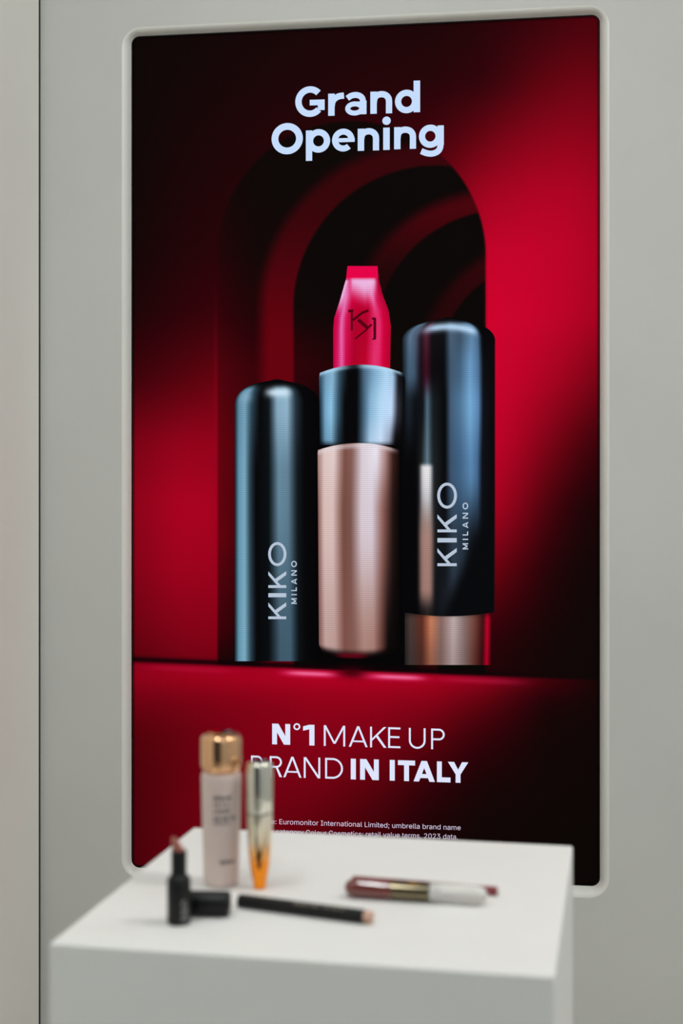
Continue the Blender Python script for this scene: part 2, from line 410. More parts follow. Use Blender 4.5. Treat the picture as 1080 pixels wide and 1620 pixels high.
# --- pictured products: silhouettes with colours given as tables over (u across, y down)
def product(name, left, right, ys, utab, layer, top_arc=0, bot_arc=0, nu=64, rowstep=3.0, post=None, gain=0, grey=0):
    ylist = np.arange(ys[0], ys[1]+rowstep, rowstep); ylist[-1] = ys[1]
    u = np.linspace(0, 1, nu); U, Y = np.meshgrid(u, ylist)
    Lx = np.interp(Y, [p[0] for p in left], [p[1] for p in left]); Rx = np.interp(Y, [p[0] for p in right], [p[1] for p in right])
    X = Lx+(Rx-Lx)*U; T = (Y-ys[0])/(ys[1]-ys[0])
    YY = Y - top_arc*(1-(2*U-1)**2)*(1-T) + bot_arc*(1-(2*U-1)**2)*T
    yk = [r[0] for r in utab]; cols = []
    for _, pts in utab:
        pu = [p[0] for p in pts]; cols.append(np.stack([np.interp(u, pu, [p[1][k] for p in pts]) for k in range(3)], -1))
    cols = np.array(cols); ii = np.clip(np.searchsorted(yk, Y[:, 0])-1, 0, max(len(yk)-2, 0))
    if len(yk) > 1:
        t = np.array([np.clip((y-yk[i])/(yk[i+1]-yk[i]), 0, 1) for y, i in zip(Y[:, 0], ii)]); t = (t*t*(3-2*t))[:, None, None]
        C = cols[ii]*(1-t)+cols[ii+1]*t
    else: C = np.repeat(cols[0][None], len(ylist), 0)
    if post: C = post(X, YY, U, C)
    C = np.where(C > 40, C+(C-40)*gain, C); C = C+(C.mean(-1, keepdims=True)-C)*grey
    return picture_mesh(name, X, YY, C, layer)
def dome(y0, x0, x1, rad, yb, sq=1.0):
    """left/right outlines with rounded shoulders"""
    l, r = [], []
    for i in range(13):
        a = math.pi/2*i/12; l.append((y0+rad*sq*(1-math.cos(math.pi/2-a)) if False else y0+rad*sq*(1-math.sin(a)), x0+rad*(1-math.cos(a))))
        r.append((l[-1][0], x1-rad*(1-math.cos(a))))
    l.sort(); r.sort(); l.append((yb, x0)); r.append((yb, x1)); return l, r
K = (7, 7, 9)
# short dark cap
l, r = dome(604, 371, 505, 52, 1046, .70)
def p_cap1(X, Y, U, C):
    C = mix(C, np.array(K, float), sm(618, 606, Y))
    C = mix(C, np.array((196., 220, 236)), np.exp(-((Y-621)/7)**2)*np.exp(-((X-440)/20)**4)*.85)
    C = mix(C, np.array((120., 160, 186)), np.exp(-((Y-628)/9)**2)*np.exp(-((X-388)/10)**2)*.7)
    return C
product('pictured_cap', l, r, (604, 1046), [
 (640, [(0, (16, 28, 36)), (.05, (84, 128, 154)), (.12, (104, 152, 178)), (.2, (40, 66, 82)), (.3, K), (.40, (14, 20, 26)), (.5, (120, 158, 182)), (.62, (130, 168, 192)), (.72, (36, 52, 64)), (.82, K), (1, (4, 4, 6))]),
 (760, [(0, (14, 28, 36)), (.05, (86, 138, 164)), (.12, (108, 158, 184)), (.18, (40, 64, 78)), (.25, K), (.40, (10, 16, 20)), (.52, (92, 128, 150)), (.63, (86, 120, 142)), (.74, (18, 26, 32)), (.82, K), (1, (4, 4, 6))]),
 (1046, [(0, (14, 28, 36)), (.05, (86, 138, 162)), (.12, (110, 162, 188)), (.19, (40, 64, 78)), (.26, K), (.40, (8, 12, 16)), (.54, (58, 86, 104)), (.66, (58, 88, 106)), (.76, (12, 18, 22)), (.84, K), (1, (4, 4, 6))])], 1, top_arc=4, post=p_cap1, gain=.10, grey=.16)
# tall dark cap and its rose metal foot
l, r = dome(508, 636, 783, 58, 968, .52)
def p_cap2(X, Y, U, C):
    C = mix(C, np.array(K, float), sm(515, 506, Y))
    hy = 517+((X-708)/60)**2*14
    C = mix(C, np.array((178., 212, 244)), np.exp(-((Y-hy)/6)**2)*sm(655, 690, X)*sm(760, 745, X)*.9)
    C = mix(C, np.array((232., 226, 228)), sm(731, 740, Y)*np.exp(-((X-674)/9.5)**4)*sm(900, 736, Y)*.9)
    C = mix(C, np.array((172., 128, 116)), sm(780, 860, Y)*np.exp(-((X-674)/11)**4)*sm(972, 930, Y)*.85)
    C = mix(C, np.array((8., 9, 12)), sm(-14, 14, (X-764)+(Y-830)*.45)*sm(790, 850, Y))
    C = mix(C, np.array((110., 0, 30)), sm(780.5, 783, X)*sm(520, 560, Y)*.6)
    return C
product('pictured_cap', l, r, (508, 968), [
 (525, [(0, (20, 30, 40)), (.08, (84, 112, 138)), (.15, (70, 84, 106)), (.2, (36, 20, 30)), (.26, (84, 34, 54)), (.32, (20, 14, 18)), (.45, (12, 16, 20)), (.52, (70, 92, 116)), (.62, (56, 76, 98)), (.75, (88, 128, 164)), (.81, (70, 104, 140)), (.86, K), (1, (10, 6, 8))]),
 (590, [(0, (12, 20, 26)), (.07, (66, 92, 116)), (.13, (60, 84, 108)), (.2, (24, 12, 20)), (.26, (66, 12, 34)), (.32, (16, 10, 14)), (.45, (8, 10, 12)), (.52, (60, 84, 108)), (.62, (62, 94, 124)), (.73, (98, 150, 194)), (.82, (72, 112, 152)), (.87, (12, 14, 18)), (1, (10, 6, 8))]),
 (640, [(0, (8, 12, 16)), (.07, (26, 36, 46)), (.14, (12, 16, 22)), (.22, (14, 18, 22)), (.27, (74, 102, 120)), (.33, (24, 30, 34)), (.46, (8, 8, 10)), (.52, (62, 88, 116)), (.62, (72, 112, 148)), (.73, (106, 162, 208)), (.82, (82, 128, 176)), (.87, (14, 18, 26)), (1, (10, 6, 8))]),
 (740, [(0, (6, 6, 8)), (.14, (6, 6, 8)), (.2, (22, 26, 28)), (.27, (90, 116, 130)), (.33, (30, 36, 40)), (.46, (8, 8, 10)), (.52, (54, 78, 106)), (.62, (58, 94, 130)), (.74, (82, 130, 174)), (.81, (62, 100, 140)), (.86, (12, 16, 24)), (1, (10, 6, 8))]),
 (870, [(0, (6, 6, 8)), (.16, (6, 6, 8)), (.27, (80, 66, 64)), (.36, (18, 20, 24)), (.46, (16, 20, 26)), (.55, (44, 58, 74)), (.66, (34, 48, 62)), (.75, (14, 18, 24)), (1, (8, 6, 8))]),
 (968, [(0, (6, 6, 8)), (.16, (6, 6, 8)), (.27, (40, 34, 34)), (.36, (14, 16, 20)), (.46, (26, 32, 40)), (.58, (34, 42, 52)), (.72, (10, 12, 16)), (1, (6, 5, 6))])], 2, top_arc=6, bot_arc=7, post=p_cap2, gain=.06, grey=.12)
product('pictured_base', [(960, 640), (1053, 640)], [(960, 778), (1053, 776)], (962, 1052), [
 (962, [(0, (16, 10, 10)), (.3, (40, 24, 20)), (.6, (40, 34, 34)), (1, (20, 4, 8))]),
 (980, [(0, (40, 32, 32)), (.06, (70, 56, 54)), (.2, (92, 44, 34)), (.3, (196, 122, 90)), (.42, (130, 100, 94)), (.56, (186, 168, 168)), (.68, (134, 112, 110)), (.8, (112, 66, 56)), (.9, (60, 14, 18)), (.95, (196, 4, 40)), (1, (60, 0, 14))]),
 (1052, [(0, (30, 26, 26)), (.06, (60, 50, 50)), (.2, (74, 40, 32)), (.3, (150, 92, 70)), (.42, (118, 92, 88)), (.56, (168, 148, 148)), (.68, (124, 104, 102)), (.8, (96, 52, 46)), (.9, (50, 10, 14)), (.95, (180, 0, 36)), (1, (50, 0, 12))])], 1)
# the pictured lipstick: bullet, collar, rose metal base
bl = [(421, 549.5), (440, 547.5), (477, 537), (503, 528.5), (520, 527), (582, 527)]
br = [(421, 597), (440, 598.5), (465, 604.6), (491, 614.5), (515, 618), (582, 617)]
def p_bul(X, Y, U, C):
    C = mix(C, np.array((228., 4, 72)), sm(441.5, 439, Y))
    C = mix(C, np.array((236., 190, 232)), sm(440, 443, Y)*sm(494, 450, Y+np.abs(X-577)*.6)*sm(551, 559, X)*sm(599, 590, X)*.95)
    C = mix(C, np.array((234., 176, 222)), np.exp(-((X-(549-(Y-441)*.27))/4)**2)*sm(440, 446, Y)*sm(500, 465, Y))
    C = mix(C, np.array((178., 0, 44)), np.exp(-((X-570)/16)**2-((Y-492)/16)**2)*.6)
    return C
product('pictured_bullet', bl, br, (421, 584), [
 (430, [(0, (170, 0, 60)), (.15, (222, 0, 70)), (.8, (226, 0, 72)), (1, (150, 0, 44))]),
 (470, [(0, (200, 40, 110)), (.12, (232, 130, 190)), (.28, (206, 0, 60)), (.62, (204, 0, 58)), (.74, (232, 100, 160)), (.82, (214, 20, 80)), (1, (170, 0, 46))]),
 (510, [(0, (196, 0, 60)), (.08, (206, 20, 90)), (.14, (230, 110, 176)), (.22, (212, 20, 84)), (.36, (172, 0, 42)), (.58, (176, 0, 42)), (.7, (218, 30, 92)), (.8, (226, 50, 110)), (.88, (208, 0, 60)), (1, (180, 0, 46))]),
 (584, [(0, (186, 0, 60)), (.08, (214, 30, 100)), (.15, (228, 100, 166)), (.22, (206, 10, 76)), (.36, (172, 0, 40)), (.56, (188, 0, 42)), (.72, (226, 54, 114)), (.8, (222, 40, 100)), (.88, (208, 0, 58)), (1, (176, 0, 46))])], 2, post=p_bul)
def p_col(X, Y, U, C):
    C = mix(C, np.array((170., 206, 230)), np.exp(-((Y-(579+((X-572)/66)**2*12))/3.5)**2)*(1-.75*np.exp(-((X-560)/14)**2))*sm(640, 630, X)*.8)
    C = mix(C, np.array(K, float), sm(694, 706, Y-((1-(2*U-1)**2)*3))*.8)
    return C
product('pictured_collar', [(590, 506), (598, 504.5), (704, 505.5)], [(590, 637), (600, 641), (704, 638)], (590, 704), [
 (592, [(0, (40, 60, 76)), (.08, (108, 150, 178)), (.16, (128, 168, 194)), (.24, (50, 74, 90)), (.34, K), (.44, K), (.52, (70, 96, 118)), (.64, (118, 158, 188)), (.78, (164, 200, 226)), (.86, (150, 180, 208)), (.92, (20, 22, 28)), (1, K)]),
 (650, [(0, (16, 28, 38)), (.07, (110, 158, 188)), (.14, (134, 184, 212)), (.22, (54, 82, 100)), (.3, K), (.44, K), (.51, (56, 82, 102)), (.6, (128, 168, 196)), (.72, (170, 204, 230)), (.85, (182, 204, 234)), (.92, (50, 50, 60)), (1, K)]),
 (704, [(0, (10, 18, 26)), (.07, (100, 144, 172)), (.14, (112, 156, 182)), (.22, (34, 52, 64)), (.3, K), (.44, K), (.51, (64, 86, 104)), (.6, (158, 188, 212)), (.73, (188, 208, 232)), (.83, (140, 150, 172)), (.9, K), (1, K)])], 3, top_arc=13, bot_arc=0, post=p_col, gain=.08)
def p_base(X, Y, U, C):
    C = mix(C, np.array((224., 214, 220)), np.exp(-((Y-(705+((X-570)/64)**2*10))/3.5)**2)*sm(634, 615, X)*.6)
    C = mix(C, np.array((8., 5, 6)), sm(-3, 12, Y-(1020+(1-(2*U-1)**2)*8)))
    C = mix(C, np.array((120., 6, 26)), np.exp(-((Y-1037)/4)**2)*np.exp(-((X-556)/24)**4)*.8)
    return C
product('pictured_tube', [(712, 503), (720, 502.5), (1020, 504.5), (1036, 512)], [(712, 632), (1020, 632), (1036, 624)], (712, 1034), [
 (714, [(0, (160, 120, 114)), (.08, (220, 196, 192)), (.2, (226, 204, 202)), (.33, (122, 78, 68)), (.42, (134, 94, 88)), (.54, (216, 204, 212)), (.72, (232, 228, 240)), (.82, (180, 140, 138)), (.92, (60, 30, 26)), (1, (14, 8, 8))]),
 (820, [(0, (130, 88, 82)), (.07, (214, 186, 182)), (.18, (216, 188, 185)), (.31, (116, 74, 64)), (.40, (122, 84, 78)), (.53, (214, 200, 208)), (.66, (214, 202, 214)), (.80, (136, 90, 82)), (.92, (34, 19, 17)), (1, (8, 6, 6))]),
 (1034, [(0, (120, 82, 76)), (.08, (190, 158, 152)), (.2, (186, 152, 146)), (.32, (124, 80, 72)), (.44, (132, 92, 84)), (.56, (170, 130, 120)), (.68, (164, 122, 112)), (.78, (96, 58, 52)), (.86, (14, 9, 9)), (1, (6, 5, 6))])], 4, top_arc=11, bot_arc=9, post=p_base)
# emblem pressed into the pictured bullet
E6 = lambda pts: [(490+x/5.06, 400+y/5.06) for x, y in pts]
em = []
for pts, wd in (([(308, 468), (348, 462)], 3.6), ([(336, 468), (336, 622)], 2.6), ([(345, 540), (420, 480), (470, 462)], 3.4), ([(388, 535), (466, 606)], 4.6),
                ([(462, 604), (496, 574)], 2.6), ([(362, 690), (466, 606)], 2.2), ([(497, 527), (527, 527)], 3), ([(520, 525), (520, 692)], 3.6), ([(500, 690), (525, 690)], 2)):
    em += stroke(E6(pts), wd*1.2)
lettering('emblem', em, M_EMB, 4)

# --- headline, traced stroke by stroke (enlarged frame, 3.6x)
E4 = lambda x, y: (420+x/3.6, 110+y/3.6)
def head(polys, xc, sl=-.03):
    return [[E4(x, y+sl*(x-xc)) for x, y in p] for p in polys]
def yflip_ring(cx, cy, rx, ry, wd): return ring(cx, cy, rx, ry, wd)
HL = []
def smooth(P, k=6):
    P = [np.array(p, float) for p in P]; P = [2*P[0]-P[1]]+P+[2*P[-1]-P[-2]]; out = []
    for i in range(1, len(P)-2):
        for j in range(k):
            t = j/k; a, b, c, d = P[i-1:i+3]
            out.append(.5*((2*b)+(c-a)*t+(2*a-5*b+4*c-d)*t*t+(3*b-a-3*c+d)*t**3))
    return out+[P[-2]]
HL += head(stroke(ell(254, 184, 66, 69, -44, -318, 48), 36.5)+rect(298, 337, 176, 234)+rect(252, 337, 174, 206), 254)
HL += head(rect(357, 393.5, 138, 264)+stroke(smooth([(376, 212), (382, 184), (397, 165), (420, 154), (447, 151)]), 35.5), 400)
HL += head(rect(539, 575, 180, 257)+stroke(smooth([(466, 164), (486, 151), (512, 146), (536, 152), (551, 167), (556, 190)]), 33.5)+ring(508, 223, 54, 40, 28)+rect(512, 556, 184, 211), 515)
def n_glyph(x0, x1, yt, yb):
    h = yb-yt; r = x1-19
    return rect(x0, x0+36.5, yt, yb)+stroke(smooth([(x0+19, yt+h*.52), (x0+24, yt+h*.30), (x0+40, yt+h*.165), (x0+64, yt+h*.125), (r-19, yt+h*.175), (r-4, yt+h*.30), (r, yt+h*.46), (r, yt+h*.7), (r, yb)]), 35.5)
HL += head(n_glyph(597, 722, 126, 252), 660)
HL += head(rect(843, 880, 66, 246)+ring(803, 183, 66, 67, 35.5), 810)
HL += head(ring(124, 395, 89, 89, 38.5), 124)
HL += head(rect(230, 266, 347, 520)+ring(302, 408, 66, 67, 35.5), 290)
HL += head(stroke(ell(443, 403, 47, 48, 0, -312, 48), 34)+rect(396, 508, 392, 415), 443)
HL += head(n_glyph(525, 648, 337, 463), 587)
HL += head(rect(670, 707, 332, 459)+[ell(689, 293, 24, 24, n=24)[:-1]], 689)
HL += head(n_glyph(732, 858, 328, 454), 795)
HL += head(ring(938, 381, 65, 66, 35.5)+rect(979, 1015, 321, 432)+stroke(smooth([(996, 424), (993, 450), (978, 470), (950, 480), (918, 477), (886, 464)]), 34.5), 945)
lettering('headline_lettering', HL, M_TXT, 5)

# --- slogan (enlarged frame, 2.842x); each letter: x range and weight
E8 = lambda x, y: (400+x/2.842, 1130+y/2.842)
def slogan(items, x_ref, y_ref, sl, h):
    out = []
    for ch, x0, x1, s in items:
        for p in cap_glyph(ch, x1-x0, h, s):
            out.append([E8(x0+x, y_ref+sl*(x0+x-x_ref)-y) for x, y in p])
    return out
T, Bd = 8.6, 22
A1 = (87, 134, .0312, 93); A2 = (75, 280, .0318, 93)
l1 = [slogan([('N', 87, 168, Bd), ('1', 226, 277, Bd+1)], *A1)+[[E8(x, y) for x, y in p] for p in ring(198, 55, 15.5, 15.5, 7)],
      slogan([('M', 319, 415, T), ('A', 431, 516, T), ('K', 527, 600, T), ('E', 608, 663, T)], *A1), slogan([('U', 701, 776, T), ('P', 801, 862, T)], *A1)]
l2 = [slogan([('B', -8, 48, T), ('R', 76, 131, T), ('A', 137, 219, T), ('N', 229, 303, T), ('D', 325, 405, T)], *A2), slogan([('I', 440, 463, Bd), ('N', 482, 566, Bd)], *A2),
      slogan([('I', 615, 638, Bd), ('T', 652, 729, Bd), ('A', 722, 818, Bd), ('L', 827, 888, Bd), ('Y', 876, 968, Bd)], *A2)]
for wd in l1+l2: lettering('slogan_lettering', wd, M_TXT2, 5)

# --- upright logo on the pictured caps (letters run upwards)
def logo(x0, x1, y0, y1, s, word, widths, gap):
    """word reads from y1 (bottom) to y0 (top); letter height runs from x1 (foot) to x0 (head)"""
    tot = sum(widths)+gap*(len(word)-1); k = (y1-y0)/tot; pos = 0; out = []
    for ch, wd in zip(word, widths):
        for p in cap_glyph(ch, wd*k, x1-x0, s): out.append([(x1-b, y1-(pos*k+a)) for a, b in p])
        pos += wd+gap
    return out
E5 = lambda x0, x1, y0, y1: (320+x0/2.16, 320+x1/2.16, 740+y0/2.16, 740+y1/2.16)
WK = [.82, .2, .82, 1.18]; WM = [.95, .18, .62, .95, .9, 1.05]
lettering('logo_lettering', logo(*E5(226, 287, 254, 517), 4.3, 'KIKO', WK, .26), M_LOGO, 5)
lettering('logo_lettering', logo(*E5(304, 323, 318, 465), 1.7, 'MILANO', WM, .5), M_LOGO, 5)
lettering('logo_lettering', logo(*E5(803, 869, 51, 336), 4.5, 'KIKO', WK, .26), M_LOGO, 5)
lettering('logo_lettering', logo(*E5(889, 908, 119, 279), 1.8, 'MILANO', WM, .5), M_LOGO, 5)

# --- small print
def small_print(txt, x_end, y_end, x_known, y_known, anchor, size_px):
    """typeset with Blender's own interface letters; the line ends at (x_end,y_end); 'anchor' text starts at (x_known,y_known)"""
    cu = bpy.data.curves.new('small_print', 'FONT'); cu.body = txt
    try:
        import os
        p = os.path.join(bpy.utils.system_resource('DATAFILES'), 'fonts', 'Inter.woff2')
        if os.path.exists(p): cu.font = bpy.data.fonts.load(p)
    except Exception: pass
    cu.resolution_u = 3; cu.offset = -.004
    to = bpy.data.objects.new('t', cu); COL.objects.link(to); bpy.context.view_layer.update()
    me = bpy.data.meshes.new_from_object(to); co = np.array([v.co[:2] for v in me.vertices])
    cu.body = txt[txt.index(anchor):]; bpy.context.view_layer.update()
    me2 = bpy.data.meshes.new_from_object(to); c2 = np.array([v.co[:2] for v in me2.vertices]); bpy.data.meshes.remove(me2)
    kx = (x_end-x_known)/(c2[:, 0].max()-c2[:, 0].min()); sl = (y_end-y_known)/(x_end-x_known); xm = co[:, 0].max()
    for v, (a, b) in zip(me.vertices, co):
        px = x_end-(xm-a)*kx; py = y_end+sl*(px-x_end)-b*size_px; X, Z = on_wall(px, py); v.co = (float(X)-scr_x, -.002, float(Z)-scr_z)
    bpy.data.objects.remove(to); bpy.data.curves.remove(cu)
    me.materials.clear(); me.materials.append(M_TXT3)
    o = bpy.data.objects.new('small_print', me); COL.objects.link(o); o.parent = screen
small_print('Source: Euromonitor International Limited; umbrella brand name', 728.5, 1313.0, 442, 1303.5, 'Euromonitor', 15.5)
small_print('the category Colour Cosmetics; retail value terms, 2023 data.', 724, 1327.5, 484, 1320.5, 'Colour', 15.5)

# --- black surround of the panel and its housing behind the wall
bz = []
V, F = [], []
o_ = rrect(sx0-.03, sx1+.03, sz0-.03, sz1+.03, .012, 6); i_ = rrect(sx0+.0018, sx1-.0018, sz0+.0018, sz1-.0018, R_IN*.85, 6); nn = len(o_)
V = [(x-scr_x, -.0028, z-scr_z) for x, z in o_]+[(x-scr_x, -.0028, z-scr_z) for x, z in i_]+[(x-scr_x, -.0002, z-scr_z) for x, z in i_]
for i in range(nn):
    j = (i+1) % nn; F += [(i, j, nn+j, nn+i), (nn+i, nn+j, 2*nn+j, 2*nn+i)]
mesh_obj('bezel', V, F, M_BEZ, screen)
hb = box_bm(sx0-.035-scr_x, sx1+.035-scr_x, .002, .05, -.035, sz1-sz0+.035, .004, 2)
bm_obj('housing', hb, M_BEZ, screen)

# ------------------------------------------------------------------ pedestal
PW, PD, PROT = .3924, .3827, math.radians(-2.78)
pcx, pcy = -.1842, 1.2509
ped = bm_obj('display_pedestal', box_bm(-PW/2, PW/2, -PD/2, PD/2, .06, TOPZ, .0022, 3), M_WHITE, loc=(pcx, pcy, 0))
b2 = box_bm(-PW/2+.02, PW/2-.02, -PD/2+.02, PD/2-.02, 0, .0605)
me = ped.data; bm = bmesh.new(); bm.from_mesh(me); t_ = bpy.data.meshes.new('t'); b2.to_mesh(t_); b2.free(); bm.from_mesh(t_); bm.to_mesh(me); bm.free(); bpy.data.meshes.remove(t_)
ped.rotation_euler = (0, 0, PROT)
tag(ped, 'white square display pedestal carrying the make-up samples', 'pedestal')

# ------------------------------------------------------------------ make-up samples
M_ROSE = mat('rose_gold_metal', (236, 184, 140), .06, 1, noise=.01, scale=30)
M_FROST = mat('frosted_pink_bottle', (214, 194, 186), .34, 0, spec=.5, coat=.3, noise=.012, scale=20)
M_FROST.node_tree.nodes['Principled BSDF'].inputs['Subsurface Weight'].default_value = .25
M_FROST.node_tree.nodes['Principled BSDF'].inputs['Subsurface Radius'].default_value = (.01, .006, .005)
M_PRINT = mat('print_dark_grey', (40, 40, 48), .5, noise=.02)
M_PRINTL = mat('print_light_grey', (150, 150, 146), .5, noise=.02)
M_PRINTM = mat('print_dim_gold', (150, 142, 120), .5, noise=.02)
M_SILV = mat('champagne_mirror_metal', (226, 222, 208), .06, 1, noise=.01, scale=30)
M_BLACK = mat('matte_black_plastic', (13, 13, 14), .42, spec=.35, noise=.04, scale=200)
M_NUDE = mat('nude_lipstick_wax', (152, 88, 74), .4, spec=.45, noise=.03, scale=120)
M_BEIGE = mat('beige_stick_end', (202, 160, 138), .45, noise=.03, scale=200)
M_RUST = mat('rust_gloss_tube', (112, 47, 41), .08, spec=.6, coat=1, noise=.02, scale=40)
M_BAND = mat('polished_bronze_band', (122, 112, 90), .09, 1, noise=.02, scale=60)
M_GOLD = mat('gold_print', (196, 140, 66), .3, 1, noise=.02)
M_CLEAR = mat('clear_plastic', (250, 248, 244), .06, spec=.5, trans=.5, ior=1.4, noise=.004)
M_MILKY = mat('milky_gloss', (246, 243, 238), .2, spec=.5, trans=.25, ior=1.38, noise=.01, scale=60)
M_MAROON = mat('maroon_pencil_lacquer', (128, 44, 50), .3, spec=.5, coat=.3, noise=.03, scale=90)

def on_cyl(name, polys, rfun, m, parent, ang0, z0, horiz=True, off=.00025, axis='Z'):
    """flat lettering polygons (metres) wrapped on a turned body; x runs round it, y up it"""
    V, F = [], []
    for p in polys:
        b = len(V)
        for x, y in p:
            z = z0+y; r = rfun(z)+off; a = ang0+x/r
            q = (r*math.cos(a), r*math.sin(a), z)
            V.append(q if axis == 'Z' else (q[2], q[1], -q[0]))
        F.append(tuple(range(b, b+len(p))))
    return mesh_obj(name, V, F, m, parent)
def word(txt, h, s, widths, gap, upright=False):
    out = []; x = 0
    for ch, wd in zip(txt, widths):
        for p in cap_glyph(ch, wd*h, h, s): out.append([(x+a, b) if not upright else (-b, x+a) for a, b in p])
        x += (wd+gap)*h
    return out, x-gap*h
def scribble(width, h, s, seed):
    """a line of print too small to read: little upright and level marks"""
    rnd = random.Random(seed); x = 0; out = []
    while x < width:
        wl = h*rnd.uniform(.45, .75); k = rnd.randrange(4)
        if k == 0: out += rect(x, x+s, 0, h)+rect(x, x+wl, 0, s)
        elif k == 1: out += ring(x+wl/2, h/2, wl/2, h/2, s)
        elif k == 2: out += rect(x, x+s, 0, h)+rect(x+wl-s, x+wl, 0, h)
        else: out += rect(x+wl/2-s/2, x+wl/2+s/2, 0, h)+rect(x, x+wl, h-s, h)
        x += wl+h*.28
        if rnd.random() < .18: x += h*.4
    return out
TOWARD = lambda x, y: math.atan2(-y, -x)             # direction from a thing to the camera

# primer bottle
bx_, by_ = on_top(350, 1398)
bottle = empty('primer_bottle', (bx_, by_, TOPZ))
tag(bottle, 'frosted pale pink bottle with a rose-gold cap and dark print, standing', 'bottle')
RB = lambda z: .0160+(.0180-.0160)*min(1, max(0, z/.096))
prof = [(.0130, .0004), (.0146, .0006), (.0156, .0020), (.0160, .0045)]+[(RB(z), z) for z in np.linspace(.008, .0955, 10)]+[(.0179, .0980), (.0172, .1002), (.0150, .1014)]
lathe('body', prof, M_FROST, bottle)
cap = lathe('cap', [(.0148, .1010), (.0160, .1026), (.0173, .1045), (.0182, .1070), (.0184, .1090), (.0184, .1300)]+arc_prof(.0184, .1300, .0130, .1350, 6)[1:]+[(.0125, .1351)], M_ROSE, bottle)
lathe('top_disc', [(.0118, .1352), (.0120, .1354), (.0120, .1360), (.0112, .1364)], M_ROSE, cap)
a0 = TOWARD(bx_, by_)
for yy, wd, hh, s, mt in ((.0790, .0175, .0034, .0010, M_PRINT), (.0732, .0125, .0032, .0009, M_PRINT), (.0674, .0150, .0032, .0009, M_PRINT), (.0606, .0200, .0036, .0013, M_PRINT), (.0570, .0160, .0020, .0005, M_PRINT)):
    on_cyl('print', scribble(wd, hh, s, int(yy*1e4)), RB, mt, bottle, a0-.40, yy)
wp, L_ = word('KIKO', .0036, .0009, WK, .25); on_cyl('print', wp, RB, M_PRINT, bottle, a0-.05, .0215)

# mascara tube
mx, my = on_top(410.5, 1405.5)
masc = empty('mascara_tube', (mx, my, TOPZ))
tag(masc, 'slim tapered mascara tube, champagne metal fading to orange at its foot', 'mascara')
M_FADE = grad_mat('champagne_to_orange_lacquer', .0, .068, [(0, (250, 150, 30)), (.34, (250, 146, 32)), (.50, (244, 182, 110)), (.64, (226, 210, 182)), (1, (222, 216, 200))], .16, 1, coat=.3)
pm = [(0, .0046), (.0006, .0054), (.010, .0068), (.022, .0088), (.034, .0100), (.046, .0108), (.058, .0115), (.066, .0118)]
RM = lambda z: float(np.interp(z, [p[0] for p in pm], [p[1] for p in pm]))
lathe('body', [(r, z) for z, r in pm]+[(.0118, .0672), (.0112, .0676)], M_FADE, masc)
lathe('cap', [(.0112, .0682), (.0117, .0685), (.0119, .0697), (.0120, .087), (.0119, .1085)]+arc_prof(.0119, .1085, .0085, .1130, 6)[1:]+[(.008, .1131)], M_SILV, masc)
lathe('neck_ring', [(.0108, .0674), (.0110, .0676), (.0110, .0683), (.0108, .0685)], M_BLACK, masc)
a0 = TOWARD(mx, my)
mk = [[(-.0022, .006), (0, 0), (.0022, .006), (.0008, .0085), (-.0010, .0085)], [(-.0035, .0105), (-.0022, .0085), (.0004, .0150), (-.0004, .0190)], [(.0006, .009), (.0024, .0075), (.0012, .0140)], [(-.0024, .018), (-.0012, .0175), (-.0030, .0260), (-.0036, .0250)]]
on_cyl('brand_mark', mk, RM, M_BLACK, masc, a0-.05, .0175)

# open lipstick
lx, ly = on_top(283, 1460.5)
lip = empty('open_lipstick', (lx, ly, TOPZ))
tag(lip, 'open black lipstick standing upright with its nude bullet raised', 'lipstick')
lathe('base_tube', [(.0084, .0), (.0093, .0004), (.0097, .0014), (.0097, .0345), (.0095, .0360), (.0083, .0386), (.0070, .0397)], M_BLACK, lip)
lathe('inner_tube', [(.0063, .037), (.0063, .0590), (.0061, .0596), (.0057, .0597)], M_BLACK, lip)
bu = lathe('bullet', [(.0055, .056), (.0055, .0620), (.0055, .0640), (.0053, .0662), (.0048, .0690), (.0036, .0718), (.0018, .0732)], M_NUDE, lip, n=40)
side = Vector((math.cos(PSI), math.sin(PSI), 0))
for v in bu.data.vertices:                           # slanted, slightly used tip
    if v.co.z > .0605:
        t = (v.co.z-.0605)/.0125; d = v.co.x*side.x+v.co.y*side.y
        v.co.x -= side.x*.0020*t; v.co.y -= side.y*.0020*t
        v.co.z -= max(0, (d+.0045))*.95*min(1, t*1.5)
wp, L_ = word('KIKO', .0042, .0008, WK, .3, True)
on_cyl('print', wp, lambda z: .0097, M_PRINTL, lip, TOWARD(lx, ly)+.62, .0045)
wp, L_ = word('MILANO', .0016, .0004, WM, .5, True)
on_cyl('print', wp, lambda z: .0097, M_PRINTL, lip, TOWARD(lx, ly)+.84, .0050)

# its cap, lying
c0 = on_top(308, 1450); c1 = on_top(361, 1451)
capo = empty('lipstick_cap', (c0[0], c0[1]+.0030, TOPZ), (0, 0, math.atan2(c1[1]-c0[1], c1[0]-c0[0])))
tag(capo, 'black lipstick cap lying on its side behind the open lipstick', 'cap')
capo.location.x -= .006
lathe('shell', [(.0092, .0006), (.0100, .0), (.0103, .0006), (.0103, .0322)]+arc_prof(.0103, .0322, .0090, .0345, 5)[1:]+[(.0085, .0346)], M_BLACK, capo, loc=(0, 0, .0103), axis='X')
lathe('inner_liner', [(.0060, -.0001), (.0085, -.0002), (.0085, .0008), (.0060, .0009)], M_MAROON, capo, loc=(0, 0, .0103), axis='X')

